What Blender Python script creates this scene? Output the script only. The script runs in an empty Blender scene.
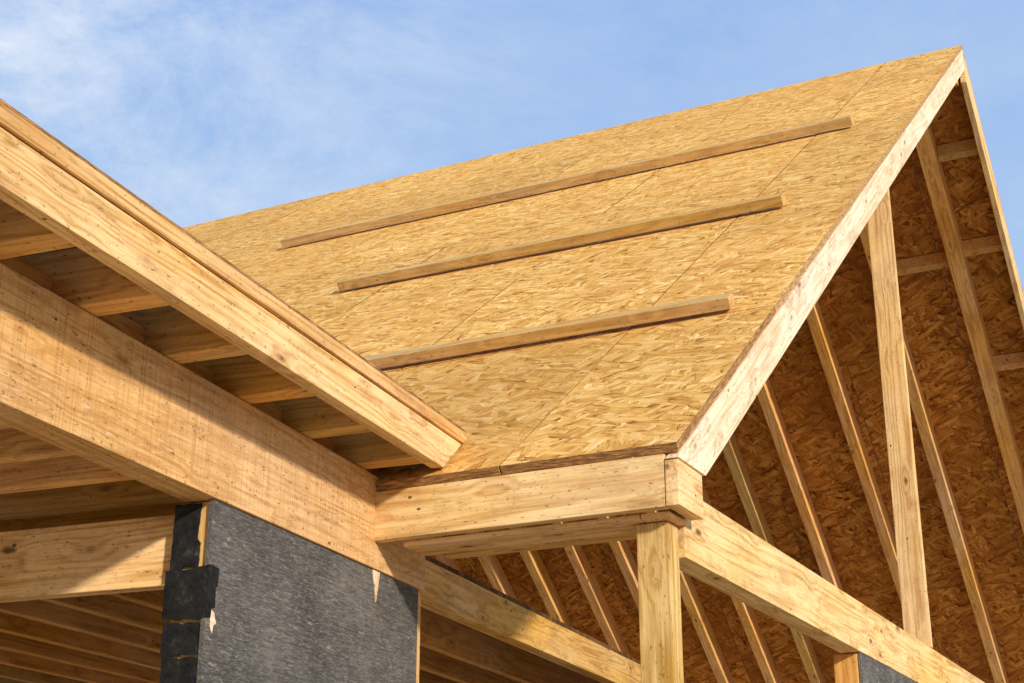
import bpy, bmesh, math, random
from mathutils import Vector, Matrix
random.seed(4)
C = bpy.context.scene.collection
CAMZ = 1.6
def az(deg): return Vector((math.sin(math.radians(deg)), math.cos(math.radians(deg)), 0))
class Fr: pass
G = Fr(); G.a = az(-63.22); G.b = az(26.78)      # gable wing axes
L = Fr(); L.a = az(-69.13); L.b = az(20.87)      # left wing axes
ZV = Vector((0,0,1))
def P(fr,a,b,z): 
    v = fr.a*a + fr.b*b; v.z = z + CAMZ; return v

# ------------------------------------------------------------------ materials
def nt(name):
    m = bpy.data.materials.new(name); m.use_nodes = True
    t = m.node_tree; t.nodes.clear()
    out = t.nodes.new('ShaderNodeOutputMaterial'); bs = t.nodes.new('ShaderNodeBsdfPrincipled')
    t.links.new(bs.outputs[0], out.inputs[0])
    bs.inputs['Specular IOR Level'].default_value = 0.08
    return m, t, bs
def N(t, typ, **kw):
    n = t.nodes.new(typ)
    for k, v in kw.items(): setattr(n, k, v)
    return n
def val(t, sock, v):
    if isinstance(v, (int, float, tuple, list)): sock.default_value = v
    else: t.links.new(v, sock)
def math_(t, op, a, b=0.0, c=None, clamp=False):
    n = N(t, 'ShaderNodeMath', operation=op); n.use_clamp = clamp
    val(t, n.inputs[0], a); val(t, n.inputs[1], b)
    if c is not None: val(t, n.inputs[2], c)
    return n.outputs[0]
def vmath(t, op, a, b):
    n = N(t, 'ShaderNodeVectorMath', operation=op); val(t, n.inputs[0], a); val(t, n.inputs[1], b); return n.outputs[0]
def mapping(t, v, loc=(0,0,0), rot=(0,0,0), sc=(1,1,1)):
    n = N(t, 'ShaderNodeMapping'); t.links.new(v, n.inputs[0])
    n.inputs[1].default_value = loc; n.inputs[2].default_value = rot; n.inputs[3].default_value = sc
    return n.outputs[0]
def noise(t, v, scale, detail=3, rough=.55, dist=0.0):
    n = N(t, 'ShaderNodeTexNoise'); t.links.new(v, n.inputs['Vector'])
    n.inputs['Scale'].default_value = scale; n.inputs['Detail'].default_value = detail
    n.inputs['Roughness'].default_value = rough; n.inputs['Distortion'].default_value = dist
    return n.outputs['Fac']
def noisec(t, v, scale, detail=2):
    n = N(t, 'ShaderNodeTexNoise'); t.links.new(v, n.inputs['Vector'])
    n.inputs['Scale'].default_value = scale; n.inputs['Detail'].default_value = detail
    return n.outputs['Color']
def ramp(t, f, stops):
    n = N(t, 'ShaderNodeValToRGB'); t.links.new(f, n.inputs[0])
    e = n.color_ramp.elements
    while len(e) < len(stops): e.new(.5)
    for i, (p, c) in enumerate(stops):
        e[i].position = p; e[i].color = (c[0], c[1], c[2], 1) if isinstance(c, (tuple, list)) else (c, c, c, 1)
    return n.outputs[0]
def mixc(t, f, a, b, bt='MIX'):
    n = N(t, 'ShaderNodeMix', data_type='RGBA', blend_type=bt)
    val(t, n.inputs[0], f)
    for s, v in ((n.inputs[6], a), (n.inputs[7], b)):
        if isinstance(v, (tuple, list)): s.default_value = (v[0], v[1], v[2], 1)
        else: t.links.new(v, s)
    return n.outputs[2]
def bump(t, bs, h, strength, dist):
    n = N(t, 'ShaderNodeBump'); n.inputs['Strength'].default_value = strength; n.inputs['Distance'].default_value = dist
    t.links.new(h, n.inputs['Height']); t.links.new(n.outputs[0], bs.inputs['Normal'])

def objcoord(t):
    tc = N(t, 'ShaderNodeTexCoord'); oi = N(t, 'ShaderNodeObjectInfo')
    r = math_(t, 'MULTIPLY', oi.outputs['Random'], 37.0)
    cmb = N(t, 'ShaderNodeCombineXYZ'); t.links.new(r, cmb.inputs[0]); 
    r2 = math_(t, 'MULTIPLY', oi.outputs['Random'], 11.0); t.links.new(r2, cmb.inputs[1]); t.links.new(r2, cmb.inputs[2])
    return vmath(t, 'ADD', tc.outputs['Object'], cmb.outputs[0]), oi.outputs['Random'], tc.outputs['Object']

def wood(name, light, dark, knots=1.0, saw=0.0, stain=.35, vary=.16):
    m, t, bs = nt(name)
    v, rnd, raw = objcoord(t)
    warp = vmath(t, 'MULTIPLY', vmath(t, 'SUBTRACT', noisec(t, mapping(t, v, sc=(1.0,4,4)), 1.0), (.5,.5,.5)), (.08,.05,.05))
    vw = vmath(t, 'ADD', v, warp)
    vo = N(t, 'ShaderNodeTexVoronoi'); t.links.new(mapping(t, v, sc=(5.5, 13.0, 13.0)), vo.inputs['Vector']); vo.inputs['Scale'].default_value = 1
    kd = math_(t, 'ADD', vo.outputs['Distance'], math_(t, 'MULTIPLY', math_(t, 'SUBTRACT', noise(t, v, 60, 2), .5), .12))
    sc_ = N(t, 'ShaderNodeSeparateColor'); t.links.new(vo.outputs['Color'], sc_.inputs[0])
    on = math_(t, 'GREATER_THAN', sc_.outputs[0], .5)
    kn = math_(t, 'MULTIPLY', math_(t, 'SUBTRACT', 1.0, ramp(t, kd, [(.0, 0), (.07, .1), (.16, 1)])), on)
    halo = math_(t, 'MULTIPLY', math_(t, 'SUBTRACT', 1.0, ramp(t, kd, [(.05, 0), (.5, 1)])), on)
    rg = noise(t, mapping(t, vw, sc=(.20, 6.5, 6.5)), 1.0, 2, .5)
    rg = math_(t, 'ADD', rg, math_(t, 'MULTIPLY', halo, .08))
    band = math_(t, 'SINE', math_(t, 'MULTIPLY', rg, 110.0))
    band = math_(t, 'MULTIPLY_ADD', band, .5, .5)
    band = math_(t, 'POWER', band, 1.8)
    fine = noise(t, mapping(t, vw, sc=(4, 150, 150)), 1.0, 3, .65)
    broad = noise(t, mapping(t, v, sc=(1.9, 7, 7)), 1.0, 7, .75)
    f = math_(t, 'MULTIPLY', band, .50)
    f = math_(t, 'ADD', f, math_(t, 'MULTIPLY', math_(t, 'SUBTRACT', fine, .42), 1.8))
    f = math_(t, 'ADD', f, math_(t, 'MULTIPLY', math_(t, 'SUBTRACT', broad, .47), 2.0), clamp=True)
    col = mixc(t, f, light, dark)
    hsv = N(t, 'ShaderNodeHueSaturation'); t.links.new(col, hsv.inputs['Color'])
    t.links.new(math_(t, 'MULTIPLY_ADD', rnd, vary*2, 1-vary), hsv.inputs['Value'])
    t.links.new(math_(t, 'MULTIPLY_ADD', rnd, -.014, .508), hsv.inputs['Hue'])
    t.links.new(math_(t, 'MULTIPLY_ADD', noise(t, mapping(t, v, sc=(.9, 2, 2)), 1.3, 3), .5, .75), hsv.inputs['Saturation'])
    col = hsv.outputs[0]
    st = ramp(t, noise(t, mapping(t, v, sc=(3.6, 9, 9)), 1.7, 7, .78), [(.52, 0), (.70, 1)])
    col = mixc(t, math_(t, 'MULTIPLY', st, stain), col, (.27, .13, .045))
    if saw:
        sw = noise(t, mapping(t, v, sc=(170, 3, 3)), 1.0, 2)
        col = mixc(t, math_(t, 'MULTIPLY', ramp(t, sw, [(.45, 0), (.7, 1)]), saw), col, (.38, .17, .055))
        sw2 = noise(t, mapping(t, v, sc=(26, 200, 200)), 1.0, 2)
        col = mixc(t, math_(t, 'MULTIPLY', ramp(t, sw2, [(.58, 0), (.72, 1)]), saw), col, (.85, .61, .36))
        sw3 = noise(t, mapping(t, v, sc=(3.5, 1.2, 1.2)), 1.0, 4, .6)
        col = mixc(t, math_(t, 'MULTIPLY', ramp(t, sw3, [(.5, 0), (.75, 1)]), .5), col, (.42, .18, .06))
    specks = noise(t, mapping(t, v, sc=(60, 140, 140)), 1.0, 1)
    col = mixc(t, math_(t, 'MULTIPLY', ramp(t, specks, [(.66, 0), (.74, 1)]), .6), col, (.10, .05, .02))
    col = mixc(t, math_(t, 'MULTIPLY', halo, .30*knots), col, (.45, .20, .06))
    col = mixc(t, math_(t, 'MULTIPLY', kn, .9*knots), col, (.12, .045, .015))
    vn = N(t, 'ShaderNodeTexVoronoi'); t.links.new(mapping(t, v, loc=(2,3,4), sc=(9.0, 14.0, 14.0)), vn.inputs['Vector']); vn.inputs['Scale'].default_value = 1
    sn = N(t, 'ShaderNodeSeparateColor'); t.links.new(vn.outputs['Color'], sn.inputs[0])
    nl = math_(t, 'MULTIPLY', math_(t, 'LESS_THAN', vn.outputs['Distance'], .065), math_(t, 'GREATER_THAN', sn.outputs[0], .6))
    col = mixc(t, math_(t, 'MULTIPLY', nl, .8), col, (.05, .035, .03))
    t.links.new(col, bs.inputs['Base Color']); bs.inputs['Roughness'].default_value = .9
    h = math_(t, 'ADD', math_(t, 'MULTIPLY', fine, .6), math_(t, 'MULTIPLY', band, .15))
    bump(t, bs, h, .5, .003)
    return m

def osb(name, stops, size=1.0, contrast=1.0, stain=.25, shade=(.42,.19,.04)):
    m, t, bs = nt(name)
    v, rnd, raw = objcoord(t)
    w = vmath(t, 'MULTIPLY', vmath(t, 'SUBTRACT', noisec(t, v, 6.0/size, 3), (.5,.5,.5)), (.07*size,.07*size,0))
    vw = vmath(t, 'ADD', v, w)
    layers = []
    for i, (r, sc, off) in enumerate([(.45, (11, 50, 1), 0), (-1.0, (12, 48, 1), 3.3), (1.5, (13, 46, 1), 7.1), (-.35, (10, 48, 1), 9.7)]):
        mv = mapping(t, vw, loc=(off, off*.7, 0), rot=(0, 0, r))
        ms = mapping(t, mv, sc=(sc[0]/size, sc[1]/size, 1))
        vo = N(t, 'ShaderNodeTexVoronoi', voronoi_dimensions='2D'); t.links.new(ms, vo.inputs['Vector']); vo.inputs['Scale'].default_value = 1
        s = N(t, 'ShaderNodeSeparateColor'); t.links.new(vo.outputs['Color'], s.inputs[0])
        g = noise(t, mapping(t, mv, sc=(14/size, 260/size, 1)), 1.0, 2, .6)
        vv = math_(t, 'ADD', math_(t, 'MULTIPLY_ADD', s.outputs[0], .66, .21), math_(t, 'MULTIPLY', math_(t, 'SUBTRACT', g, .5), 1.4))
        edge = ramp(t, vo.outputs['Distance'], [(.45, 0), (.9, 1)])
        vv = math_(t, 'SUBTRACT', vv, math_(t, 'MULTIPLY', edge, .45))
        layers.append((vv, s.outputs[1]))
    cur = layers[-1][0]
    for vv, sel in reversed(layers[:-1]):
        k = ramp(t, sel, [(.56, 0), (.64, 1)])
        mx = N(t, 'ShaderNodeMix', data_type='FLOAT'); t.links.new(k, mx.inputs[0]); t.links.new(cur, mx.inputs[2]); t.links.new(vv, mx.inputs[3])
        cur = mx.outputs[0]
    f = math_(t, 'MULTIPLY_ADD', math_(t, 'SUBTRACT', cur, .5), contrast*.8, .5, clamp=True)
    col = ramp(t, f, stops)
    big = noise(t, v, 1.3, 6, .7)
    col = mixc(t, math_(t, 'MULTIPLY', ramp(t, big, [(.42, 0), (.68, 1)]), stain), col, shade)
    hsv = N(t, 'ShaderNodeHueSaturation'); t.links.new(col, hsv.inputs['Color'])
    t.links.new(math_(t, 'MULTIPLY_ADD', rnd, .16, .93), hsv.inputs['Value'])
    t.links.new(hsv.outputs[0], bs.inputs['Base Color']); bs.inputs['Roughness'].default_value = .8
    bump(t, bs, cur, .5, .004)
    return m

M = {}
M['pine'] = wood('pale_pine', (.87,.58,.26), (.52,.265,.08))
M['fascia'] = wood('knotty_fascia_pine', (.90,.61,.285), (.56,.29,.09), knots=1.0, stain=.55, vary=.04)
M['strip'] = wood('upper_strip_pine', (.80,.50,.20), (.46,.23,.065), knots=.6, stain=.6, vary=.03)
M['beam'] = wood('rough_fir_beam', (.79,.46,.205), (.53,.255,.09), knots=.4, saw=.5, stain=.4, vary=.03)
M['rake'] = wood('weathered_rake_pine', (.92,.75,.53), (.64,.44,.25), knots=.8, stain=.5, vary=.02)
M['rafter'] = wood('rafter_lumber', (.84,.49,.175), (.53,.24,.065), knots=.9, stain=.45, vary=.14)
M['joist'] = wood('shaded_joist_lumber', (.62,.34,.115), (.37,.165,.042), knots=.8, stain=.5, vary=.22)  # darker lumber copy, the dimness of the interior is put into its colour
M['toe'] = wood('tan_toe_board', (.70,.46,.18), (.46,.27,.09), knots=.3, stain=.4, vary=.04)
M['osb'] = osb('roof_osb', [(0, (.24,.085,.015)), (.2, (.54,.245,.045)), (.5, (.77,.41,.095)), (.8, (.90,.555,.175)), (1, (.99,.80,.44))], size=1.0, contrast=1.1, stain=.4, shade=(.58,.265,.058))
M['osb_in'] = osb('shaded_inner_osb', [(0, (.13,.040,.007)), (.3, (.42,.158,.028)), (.62, (.65,.290,.058)), (1, (.87,.50,.155))], size=1.35, contrast=1.15, stain=.7, shade=(.30,.105,.018))  # roof strand board with gable interior shade and warm bounce mixed into the colour
M['osb_shaded'] = osb('shaded_ceiling_osb', [(0, (.025,.010,.004)), (.4, (.08,.035,.012)), (1, (.18,.095,.033))])  # strand board darkened, shade of ceilings and eave recess painted into the colour
def edgemat(name, c):
    m, t, bs = nt(name); v, rnd, raw = objcoord(t)
    n = noise(t, mapping(t, v, sc=(25, 25, 220)), 1.0, 4, .7)
    t.links.new(ramp(t, n, [(.35, tuple(x*.35 for x in c)), (.55, c), (.7, tuple(min(1, x*1.7) for x in c))]), bs.inputs['Base Color']); bs.inputs['Roughness'].default_value = .85
    bump(t, bs, n, .8, .004)
    return m
M['edge'] = edgemat('panel_edge', (.42,.215,.08))
M['redge'] = edgemat('rake_panel_edge', (.55,.32,.13))
M['dedge'] = edgemat('inner_panel_edge', (.10,.045,.015))

def dark_sheath():
    m, t, bs = nt('grey_coated_sheathing')
    v, rnd, raw = objcoord(t)
    g = noise(t, mapping(t, v, sc=(14, 190, 190)), 1.0, 4, .7)
    b = noise(t, v, 3.5, 7, .75)
    cr = noise(t, mapping(t, v, sc=(40, 320, 320)), 1.0, 2)
    f = math_(t, 'ADD', math_(t, 'MULTIPLY', g, .60), math_(t, 'MULTIPLY', b, .50))
    col = ramp(t, f, [(.36, (.038,.034,.030)), (.56, (.108,.098,.088)), (.74, (.24,.22,.19))])
    col = mixc(t, math_(t, 'MULTIPLY', ramp(t, cr, [(.52, 0), (.68, 1)]), .5), col, (.29,.26,.225))
    ru = noise(t, mapping(t, v, sc=(3, 5, 5)), 1.6, 7, .8)
    col = mixc(t, math_(t, 'MULTIPLY', ramp(t, ru, [(.52, 0), (.68, 1)]), .45), col, (.26,.215,.165))
    wf = noise(t, mapping(t, v, sc=(260, 260, 260)), 1.0, 1)
    col = mixc(t, math_(t, 'MULTIPLY', ramp(t, wf, [(.50, 0), (.62, 1)]), .35), col, (.03,.028,.026))
    scf = noise(t, mapping(t, v, rot=(0,0,.2), sc=(16, 50, 50)), 1.3, 4, .8)
    col = mixc(t, math_(t, 'MULTIPLY', ramp(t, scf, [(.60, 0), (.66, 1)]), .5), col, (.40,.34,.27))
    t.links.new(col, bs.inputs['Base Color']); bs.inputs['Roughness'].default_value = .85
    bump(t, bs, g, .6, .003); return m
M['sheath'] = dark_sheath()
def wrap():
    m, t, bs = nt('black_wrap')
    v, rnd, raw = objcoord(t)
    b = noise(t, v, 22.0, 6, .75)
    col = ramp(t, b, [(.3, (.007,.007,.007)), (.55, (.022,.021,.020)), (.68, (.06,.053,.045)), (.74, (.24,.18,.12))])
    t.links.new(col, bs.inputs['Base Color']); bs.inputs['Roughness'].default_value = .6
    bump(t, bs, b, .8, .01); return m
M['wrap'] = wrap()
def ground():
    m, t, bs = nt('sandy_ground')
    tc = N(t, 'ShaderNodeTexCoord')
    b = noise(t, tc.outputs['Object'], 1.2, 6, .7)
    col = ramp(t, b, [(.3, (.54,.40,.24)), (.7, (.68,.53,.33))])
    t.links.new(col, bs.inputs['Base Color']); bs.inputs['Roughness'].default_value = .95
    bump(t, bs, b, .6, .05); return m
M['ground'] = ground()

# ------------------------------------------------------------------ builders
def props(o, label=None, cat=None, group=None, kind=None):
    if label: o['label'] = label
    if cat: o['category'] = cat
    if group: o['group'] = group
    if kind: o['kind'] = kind
    return o
def thing(name, loc, label, cat, group=None):
    e = bpy.data.objects.new(name, None); C.objects.link(e); e.location = loc; e.empty_display_size = .1
    return props(e, label, cat, group)
def prism(name, pts, ext, xdir, mat, parent=None, bev=.003, jitter=0, edge=None):
    """pts: planar world polygon, swept by ext; local X follows xdir (the grain)."""
    Z = ext.normalized(); X = xdir.normalized(); X = (X - Z*X.dot(Z)).normalized(); Y = Z.cross(X)
    o0 = pts[0]
    Mx = Matrix(((X.x,Y.x,Z.x,o0.x),(X.y,Y.y,Z.y,o0.y),(X.z,Y.z,Z.z,o0.z),(0,0,0,1)))
    inv = Mx.inverted(); h = ext.length
    bm = bmesh.new(); n = len(pts)
    lo = [bm.verts.new(inv @ p) for p in pts]
    hi = [bm.verts.new((inv @ p) + Vector((0,0,h))) for p in pts]
    bm.faces.new(lo); bm.faces.new(list(reversed(hi)))
    for i in range(n): 
        f = bm.faces.new((lo[i], hi[i], hi[(i+1) % n], lo[(i+1) % n]))
        if edge: f.material_index = 1
    bmesh.ops.recalc_face_normals(bm, faces=bm.faces)
    if bev: bmesh.ops.bevel(bm, geom=list(bm.edges), offset=bev, segments=2, profile=.6, affect='EDGES')
    me = bpy.data.meshes.new(name); bm.to_mesh(me); bm.free(); me.materials.append(mat)
    if edge: me.materials.append(edge)
    o = bpy.data.objects.new(name, me); C.objects.link(o)
    if jitter:
        j = random.uniform(-jitter, jitter)
        Mx = Mx @ Matrix.Rotation(j, 4, 'Y') @ Matrix.Rotation(random.uniform(-jitter, jitter)*.5, 4, 'Z')
    if parent is not None:
        o.parent = parent; o.matrix_parent_inverse = Matrix.Translation(-parent.location)
    o.matrix_basis = Mx
    return o
def box(name, fr, a, b, z, along, mat, parent=None, bev=.003, jitter=0):
    (a0,a1),(b0,b1),(z0,z1) = a,b,z
    if along == 'b':
        pts = [P(fr,a0,b0,z0),P(fr,a0,b1,z0),P(fr,a1,b1,z0),P(fr,a1,b0,z0)]; return prism(name, pts, ZV*(z1-z0), fr.b, mat, parent, bev, jitter)
    if along == 'a':
        pts = [P(fr,a0,b0,z0),P(fr,a1,b0,z0),P(fr,a1,b0,z1),P(fr,a0,b0,z1)]; return prism(name, pts, fr.b*(b1-b0), fr.a, mat, parent, bev, jitter)
    pts = [P(fr,a0,b0,z0),P(fr,a0,b0,z1),P(fr,a0,b1,z1),P(fr,a0,b1,z0)]; return prism(name, pts, fr.a*(a1-a0), ZV, mat, parent, bev, jitter)
def bz(name, fr, poly, a0, a1, xd, mat, parent=None, bev=.003, jitter=0):
    pts = [P(fr,a0,b,z) for b,z in poly]
    return prism(name, pts, fr.a*(a1-a0), fr.b*xd[0] + ZV*xd[1], mat, parent, bev, jitter)

# ------------------------------------------------------------------ main gable roof
B0, Z0, BR, ZR = 3.605, 1.137, 9.512, 5.547
K = (ZR-Z0)/(BR-B0); COS = 1/math.sqrt(1+K*K); SIN = K*COS
SL = (BR-B0)/COS
A0, A1 = 1.337, 11.0
TH = .027
BE = 2*BR - B0
def zl(b): return Z0 + K*(b-B0)
def zrt(b): return ZR - K*(b-BR)
def roof(name, label, side, mat, gap):
    e = thing(name, P(G, A0, B0 if side < 0 else BE, Z0), label, 'roof')
    up = (G.b*COS*(-side) + ZV*SIN)
    nrm = (G.b*SIN*(side) + ZV*COS)
    org = P(G, 0, B0 if side < 0 else BE, Z0)
    rows = 6; rh = SL/rows
    for r in range(rows):
        cuts = [A0, 1.86]
        x = 1.86 + (1.83 if r % 2 == 0 else .92)
        while x < A1-.3: cuts.append(x); x += 1.83
        cuts.append(A1)
        for i in range(len(cuts)-1):
            g0 = gap*(.8 if i == 1 else 1); g1 = gap*(.8 if i == 0 else 1)
            c0, c1 = cuts[i]+g0/2*(i > 0), cuts[i+1]-g1/2
            y0, y1 = r*rh + gap/3*(r > 0), (r+1)*rh - (gap/3 if r < rows-1 else 0)
            q = [org + G.a*c0 + up*y0, org + G.a*c1 + up*y0, org + G.a*c1 + up*y1, org + G.a*c0 + up*y1]
            lift = random.uniform(0, .0015) if side < 0 else 0
            q = [p - nrm*(TH - lift) for p in q]
            em = M['edge'] if (side > 0 or r == 0) else (M['redge'] if i == 0 else M['dedge'])
            prism('sheathing_panel', q, nrm*TH, G.a, mat, e, bev=.0006, edge=em)
    return e
roof('roof_slope', 'large golden strand board roof slope carrying three long thin boards', -1, M['osb'], .0064)
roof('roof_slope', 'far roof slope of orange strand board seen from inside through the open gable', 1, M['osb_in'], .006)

# where a point seen in the photo lies on the left roof slope, used to measure the toe boards
def on_roof(px, py):
    f = 1520.; th = math.radians(20.34)
    u, v = (px-512)/f, -(py-341.5)/f
    d = Vector((u, math.cos(th)-v*math.sin(th), math.sin(th)+v*math.cos(th)))
    t = (Z0-K*B0)/(d.z - K*d.dot(G.b))
    p = d*t; return p.dot(G.a), p.dot(G.b)
toe_spec = [((283,250),(853,128),'highest and longest of the three tan toe boards across the roof slope'),
            ((340,294),(784,209),'middle toe board across the golden roof slope, shorter than the one above'),
            ((372,374),(732,313),'lowest toe board on the roof slope, its far end behind the long fascia')]
upv = G.b*COS + ZV*SIN; nv = -G.b*SIN + ZV*COS
for i, (l, r, lab) in enumerate(toe_spec):
    al, bl = on_roof(*l); ar, br = on_roof(*r)
    p0 = P(G, ar, br, zl(br)) + nv*.015; p1 = P(G, al, bl, zl(bl)) + nv*.015
    if i == 2: p1 = p1 + (p1-p0)*.12
    q = [p0, p1, p1+upv*.06, p0+upv*.06]
    o = prism('toe_board', q, nv*(.050, .046, .041)[i], G.a, M['toe'], None, bev=.0015)
    props(o, lab, 'board', 'toe boards nailed across the roof slope')

# rake boards
T = TH/COS + .002
VW = .158
p = [(B0, Z0-T-.006), (B0+VW/K, Z0-T-.006), (BR-.002, ZR-T-VW), (BR-.002, ZR-T)]
props(bz('rake_board', G, p, 1.334, 1.372, (COS,SIN), M['rake']), 'long pale weathered rake board up the near edge of the golden roof', 'board', 'rake boards of the open gable')
VR = .25
p = [(BR+.002, ZR-T), (BR+.002, ZR-T-VR), (BE, Z0-T-VR), (BE, Z0-T)]
props(bz('rake_board', G, p, 1.334, 1.372, (COS,-SIN), M['fascia']), 'rake board descending from the peak at the right edge of the photo', 'board', 'rake boards of the open gable')
props(box('ridge_board', G, (1.39, 10.9), (BR-.019, BR+.019), (ZR-T-.26, ZR-T-.03), 'a', M['rafter']), 'ridge board along the inside of the roof peak', 'board')

# rafter pairs
D = .17/COS
ordn = ['first','second','third','fourth','fifth','sixth','seventh','eighth','ninth','tenth','eleventh','twelfth','thirteenth','fourteenth','fifteenth','sixteenth','seventeenth','eighteenth','nineteenth','twentieth','twenty-first']
RB = .022
aa = [1.67, 2.255, 2.84, 3.425]
while aa[-1] < 10.3: aa.append(aa[-1] + .45)
for i, a in enumerate(aa):
    wd = .11 if i == 0 else .085
    e = thing('rafter_pair', P(G, a, B0, Z0-.2), f'{ordn[i]} pair of sloping rafters counted inward from the open gable', 'rafters', 'rafter pairs under the strand board roof')
    bz('rafter', G, [(B0+.05, zl(B0+.05)-T), (B0+.05, zl(B0+.05)-T-.06), (B0+.30, zl(B0+.30)-T-D), (BR-RB, zl(BR-RB)-T-D), (BR-RB, zl(BR-RB)-T)], a, a+wd, (COS,SIN), M['rafter'], e)
    bz('rafter', G, [(BR+RB, zrt(BR+RB)-T), (BR+RB, zrt(BR+RB)-T-D), (BE-.05, zrt(BE-.05)-T-D), (BE-.05, zrt(BE-.05)-T)], a, a+wd, (COS,-SIN), M['rafter'], e, jitter=.005)

for (q, a0, a1, lab) in [(10.75, 1.785, 2.25, 'wooden cross brace between the first two inner rafters below the peak'),
                         (10.70, 1.385, 1.665, 'cross brace behind the right rake board in line with the first cross brace'),
                         (10.05, 1.385, 1.665, 'short block nailed near the peak behind the right rake board'),
                         (11.55, 1.385, 1.665, 'short pale block lower down behind the right rake board')]:
    zc = zrt(q)-T
    p = [(q, zc-.01), (q, zc-D+.115), (q+.038, zc-.03-D+.115), (q+.038, zc-.04)]
    pts = [P(G, a0, b, z) for b, z in p]
    props(prism('blocking', pts, G.a*(a1-a0), G.b, M['rafter']), lab, 'wood block')

# gable stud
zt = zl(6.85)-T-VW-.002
props(box('gable_stud', G, (1.386, 1.500), (6.83, 6.868), (1.062, zt-.02), 'z', M['pine']), 'tall upright stud standing on the gable beam up to the rake board', 'stud')

# ------------------------------------------------------------------ eave return and gable beam
props(box('eave_fascia', G, (1.377, 2.272), (B0+.009, B0+.045), (.970, 1.1125), 'a', M['fascia']), 'short pale fascia board under the lower edge of the golden roof', 'board')
props(box('return_block', G, (1.338, 1.3755), (B0+.006, 3.795), (.970, Z0-T-.008), 'b', M['fascia']), 'short knotty end board under the foot of the pale rake board', 'board')
e = thing('soffit', P(G, 1.8, 3.8, .952), 'flat shaded soffit boards under the boxed eave, above the post', 'soffit')
box('soffit_board', G, (1.467, 2.19), (3.654, 3.79), (.953, .968), 'a', M['fascia'], e)
box('soffit_board', G, (1.467, 2.15), (3.793, 3.86), (.952, .967), 'a', M['rafter'], e)
box('soffit_board', G, (1.384, 1.464), (3.654, 3.77), (.953, .968), 'a', M['fascia'], e)
props(box('gable_beam', G, (1.386, 1.462), (3.775, 16.0), (.868, 1.058), 'b', M['fascia']), 'pale horizontal beam at the foot of the open gable, running down to the right', 'beam')
props(box('support_post', G, (1.402, 1.492), (3.69, 3.767), (-1.6, .950), 'z', M['pine']), 'upright pale timber post under the corner of the eave', 'post')

e = thing('wall_panel', P(G, 1.4, 5.6, -1.6), 'grey coated wall panel under the right part of the gable beam', 'wall')
box('sheathing', G, (1.388, 1.400), (5.58, 9.0), (-1.6, .866), 'b', M['sheath'], e, bev=.001)
box('end_stud', G, (1.402, 1.49), (5.575, 5.613), (-1.6, .864), 'z', M['rafter'], e)
box('end_stud', G, (1.402, 1.49), (7.0, 7.038), (-1.6, .864), 'z', M['rafter'], e)

# ------------------------------------------------------------------ left wing
kb = .78
AF = 1.662
e = thing('long_fascia', P(L, 1.68, 3.9, 1.2), 'long knotty pine fascia board of the left eave, its end cut to the roof slope', 'board')
bz('fascia_board', L, [(-1.0,1.161), (3.815,1.161), (3.815+.104/kb,1.265), (-1.0,1.265)], AF, AF+.038, (1,0), M['fascia'], e)
bz('top_strip', L, [(-1.0,1.2675), (3.945,1.2675), (3.945+.036/kb,1.3035), (-1.0,1.3035)], AF-.008, AF+.030, (1,0), M['strip'], e)
pts = [P(L,AF-.005,-1.0,1.3055), P(L,AF-.005,3.97,1.3055), P(L,6.0,7.30,1.3055+4.34*.5), P(L,6.0,-1.0,1.3055+4.34*.5)]
props(prism('left_roof_deck', pts, ZV*.006, L.b, M['osb_shaded'], bev=0, edge=M['edge']), 'roof deck above the left eave, seen only from below between the rafter tails', 'roof')
props(box('header_beam', L, (1.878, 1.965), (-1.0, 4.185), (.892, 1.160), 'b', M['beam']), 'wide reddish rough sawn beam of the left eave above the grey wall', 'beam')
bs_ = [4.0, 3.70, 3.375, 3.055, 2.735, 2.415, 2.095, 1.775]
for i, b in enumerate(bs_):
    poly = [(AF+.040,1.163), (3.6,1.163), (3.6,1.30), (AF+.12,1.30), (AF+.040,1.275)]
    if i == 0: poly = [(1.80,1.163), (3.6,1.163), (3.6,1.30), (1.80,1.30)]
    pts = [P(L, a, b, z) for a, z in poly]
    o = prism('rafter_tail', pts, L.b*.065, L.a, M['rafter'], jitter=.0007)
    props(o, f'{ordn[i]} rafter tail above the wide beam, counted from the cut end of the long fascia', 'rafter', 'rafter tails under the left eave')
    if i < 7:
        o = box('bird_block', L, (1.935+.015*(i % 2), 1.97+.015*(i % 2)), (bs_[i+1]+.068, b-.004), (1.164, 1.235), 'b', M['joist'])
        props(o, f'{ordn[i]} wood block between the rafter tails, counted from the cut end of the long fascia', 'wood block', 'blocks between the left rafter tails')
for i, b in enumerate([3.50, 3.29, 3.08, 2.86, 2.64, 2.42, 2.20, 1.98, 1.76, 1.54]):
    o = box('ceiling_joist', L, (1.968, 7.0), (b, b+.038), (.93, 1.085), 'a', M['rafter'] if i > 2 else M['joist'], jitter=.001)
    props(o, f'{ordn[i]} ceiling joist behind the wide beam, counted leftward from the grey wall', 'joist', 'ceiling joists in the left wing')
o = box('ceiling_deck', L, (1.97, 8.0), (-1.0, 3.60), (1.09, 1.105), 'b', M['osb_shaded'], bev=0); props(o, 'dark strand board over the ceiling joists at the left edge', 'ceiling')
props(box('cross_header', L, (1.995, 7.5), (3.03, 3.075), (.705, .875), 'a', M['fascia']), 'knotty cross beam inside the left wing ending behind the grey wall', 'beam')
for i in range(16):
    a = 2.30 + .25*i
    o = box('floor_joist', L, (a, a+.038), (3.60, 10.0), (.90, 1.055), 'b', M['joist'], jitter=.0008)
    props(o, f'{ordn[i]} lengthwise joist in the dark ceiling beyond the inner beam', 'joist', 'lengthwise joists of the main ceiling')
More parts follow.
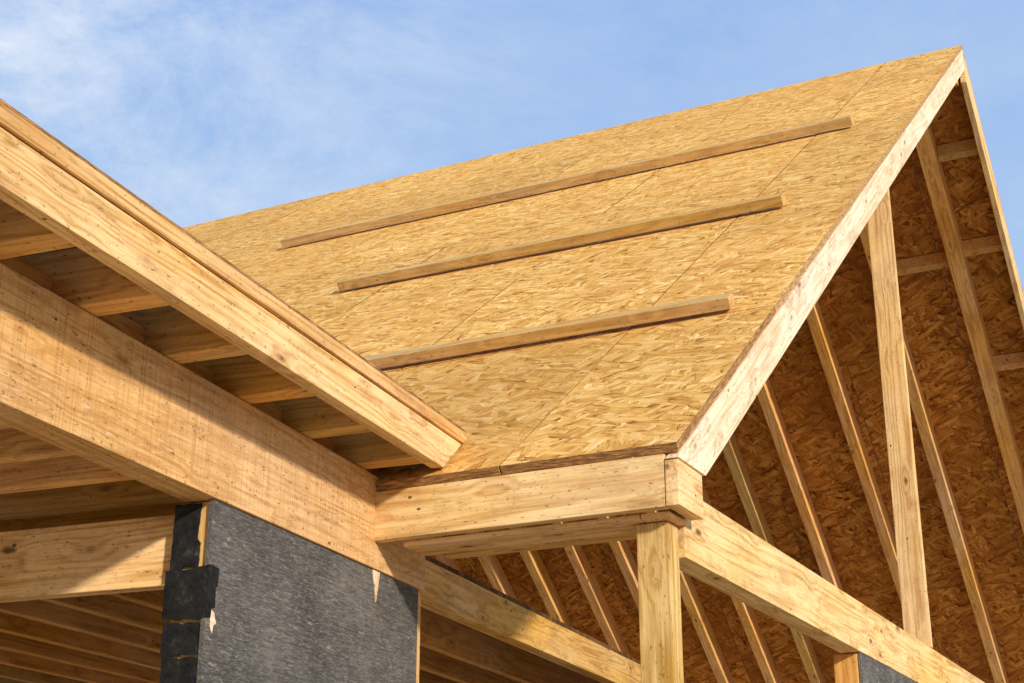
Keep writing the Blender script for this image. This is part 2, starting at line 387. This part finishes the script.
o = box('attic_deck', L, (2.02, 9.0), (3.605, 10.0), (1.064, 1.08), 'b', M['osb_shaded'], bev=0); props(o, 'dark attic deck over the lengthwise joists', 'ceiling')
props(box('inner_beam', L, (2.012, 2.072), (4.1, 10.0), (.925, 1.060), 'b', M['rafter']), 'pale inner beam running down behind the post from the grey wall', 'beam')

# left grey wall
WB0, WB1 = 2.985, 4.15
e = thing('grey_wall', P(L, 1.95, 3.7, -1.6), 'dark grey coated wall panel with torn black wrap under the wide beam', 'wall')
box('sheathing', L, (1.884, 1.897), (WB0, WB1), (-1.6, .889), 'b', M['sheath'], e, bev=.001)
box('end_stud', L, (1.90, 1.985), (WB0+.012, WB0+.05), (-1.6, .889), 'z', M['rafter'], e)
box('corner_stud', L, (1.886, 1.99), (WB1+.002, WB1+.026), (-1.6, .889), 'z', M['pine'], e)
def ragged(name, pts2, a0b, thick, axis, parent, mat='wrap'):
    if axis == 'end': pts = [P(L, x, a0b, z) for x, z in pts2]; ext = L.b*thick; xd = L.a
    else: pts = [P(L, a0b, x, z) for x, z in pts2]; ext = L.a*thick; xd = L.b
    return prism(name, pts, ext, xd, M[mat], parent, bev=.0004)
def tear(p, amp):
    out = []
    for i in range(len(p)):
        x0, z0 = p[i]; x1, z1 = p[(i+1) % len(p)]
        n = max(1, int(math.hypot(x1-x0, z1-z0)/.009))
        for k in range(n):
            f = k/n; s = amp if k else 0
            out.append((x0+(x1-x0)*f+random.uniform(-s,s), z0+(z1-z0)*f+random.uniform(-s,s)))
    return out
ragged('torn_wrap', tear([(1.920,.885),(1.99,.885),(1.993,.728),(1.962,.728),(1.957,.736),(1.918,.731),(1.916,.79),(1.925,.80),(1.922,.85)], .0010), WB0+.004, .005, 'end', e)
ragged('torn_wrap', tear([(1.884,.735),(1.925,.731),(1.93,.727),(2.0,.728),(2.0,.616),(1.955,.611),(1.945,.615),(1.905,.609),(1.884,.614)], .0010), WB0-.002, .005, 'end', e)
ragged('torn_wrap', tear([(1.900,.603),(1.93,.606),(1.945,.603),(1.995,.611),(2.0,.53),(1.955,.530),(1.945,.534),(1.904,.530)], .0010), WB0+.001, .005, 'end', e)
ragged('torn_wrap', tear([(1.892,.525),(1.92,.528),(1.945,.525),(1.995,.528),(2.0,-.2),(1.892,-.2)], .0010), WB0+.003, .005, 'end', e)
ragged('torn_wrap', tear([(WB0-.003,.735),(WB0+.038,.733),(WB0+.037,.690),(WB0+.030,.688),(WB0+.031,.640),(WB0+.016,.638),(WB0+.015,.616),(WB0-.003,.614)], .0010), 1.8805, .003, 'face', e)
ragged('pale_scrape', tear([(WB0+.020,.634),(WB0+.032,.630),(WB0+.044,.606),(WB0+.032,.600),(WB0+.028,.582),(WB0+.018,.596)], .0012), 1.8822, .0015, 'face', e, 'rake')
sp = prism('splinter', [P(L,1.880,b,z) for b,z in [(3.83,.888),(3.875,.888),(3.868,.85),(3.856,.80),(3.848,.84)]], L.a*.004, ZV, M['rake'], e, bev=.0005)

# ------------------------------------------------------------------ ground, world, sun, camera
bm = bmesh.new()
bmesh.ops.create_grid(bm, x_segments=8, y_segments=8, size=600)
me = bpy.data.meshes.new('ground'); bm.to_mesh(me); bm.free(); me.materials.append(M['ground'])
g = bpy.data.objects.new('ground', me); C.objects.link(g); props(g, 'sandy building site ground', 'ground', kind='structure')

sdir = (-G.a*.78 - G.b*.54 + ZV*.32).normalized()
el = math.asin(sdir.z); azs = math.atan2(sdir.x, sdir.y)
sun = bpy.data.lights.new('sun', 'SUN'); sun.energy = 4.2; sun.angle = math.radians(3.0); sun.color = (1, .94, .84)
so = bpy.data.objects.new('sun', sun); C.objects.link(so); so.rotation_euler = sdir.to_track_quat('Z', 'Y').to_euler(); so.location = (3,-4,8)

w = bpy.data.worlds.new('World'); bpy.context.scene.world = w; w.use_nodes = True
t = w.node_tree; t.nodes.clear()
out = N(t, 'ShaderNodeOutputWorld'); bg = N(t, 'ShaderNodeBackground'); t.links.new(bg.outputs[0], out.inputs[0])
sky = N(t, 'ShaderNodeTexSky', sky_type='NISHITA'); sky.sun_disc = False; sky.sun_elevation = el; sky.sun_rotation = azs
sky.air_density = 1.0; sky.dust_density = 1.0; sky.ozone_density = 1.5
tc = N(t, 'ShaderNodeTexCoord'); v = tc.outputs['Generated']
n1 = noise(t, mapping(t, v, loc=(.3,.1,.2), rot=(0,.35,0), sc=(2.0,2.0,4.0)), 2.0, 13, .70, .25)
sep = N(t, 'ShaderNodeSeparateXYZ'); t.links.new(v, sep.inputs[0])
left = ramp(t, math_(t, 'MULTIPLY_ADD', sep.outputs[0], 1.0, .5), [(.15, 1), (.55, .2)])
cl = math_(t, 'MULTIPLY', ramp(t, n1, [(.44, 0), (.68, 1)]), left)
haze = ramp(t, sep.outputs[2], [(.0, (.62,.70,.84)), (.35, (.44,.62,.91)), (.62, (.29,.48,.87)), (1, (.18,.30,.62))])
hz = N(t, 'ShaderNodeVectorMath', operation='SCALE'); t.links.new(haze, hz.inputs[0]); hz.inputs['Scale'].default_value = 7.6
base = mixc(t, .93, sky.outputs[0], hz.outputs[0])
col = mixc(t, math_(t, 'MULTIPLY', cl, .9), base, (6.5, 7.0, 7.7))
t.links.new(col, bg.inputs[0]); bg.inputs[1].default_value = .13

cam = bpy.data.cameras.new('camera'); cam.lens = 1520/1024*36; cam.sensor_width = 36; cam.clip_end = 2000; cam.clip_start = .05
co = bpy.data.objects.new('camera', cam); C.objects.link(co); co.location = (0,0,CAMZ); co.rotation_euler = (math.radians(90+20.34), 0, 0)
sc = bpy.context.scene; sc.camera = co
sc.view_settings.view_transform = 'Standard'; sc.view_settings.look = 'None'; sc.view_settings.exposure = 0
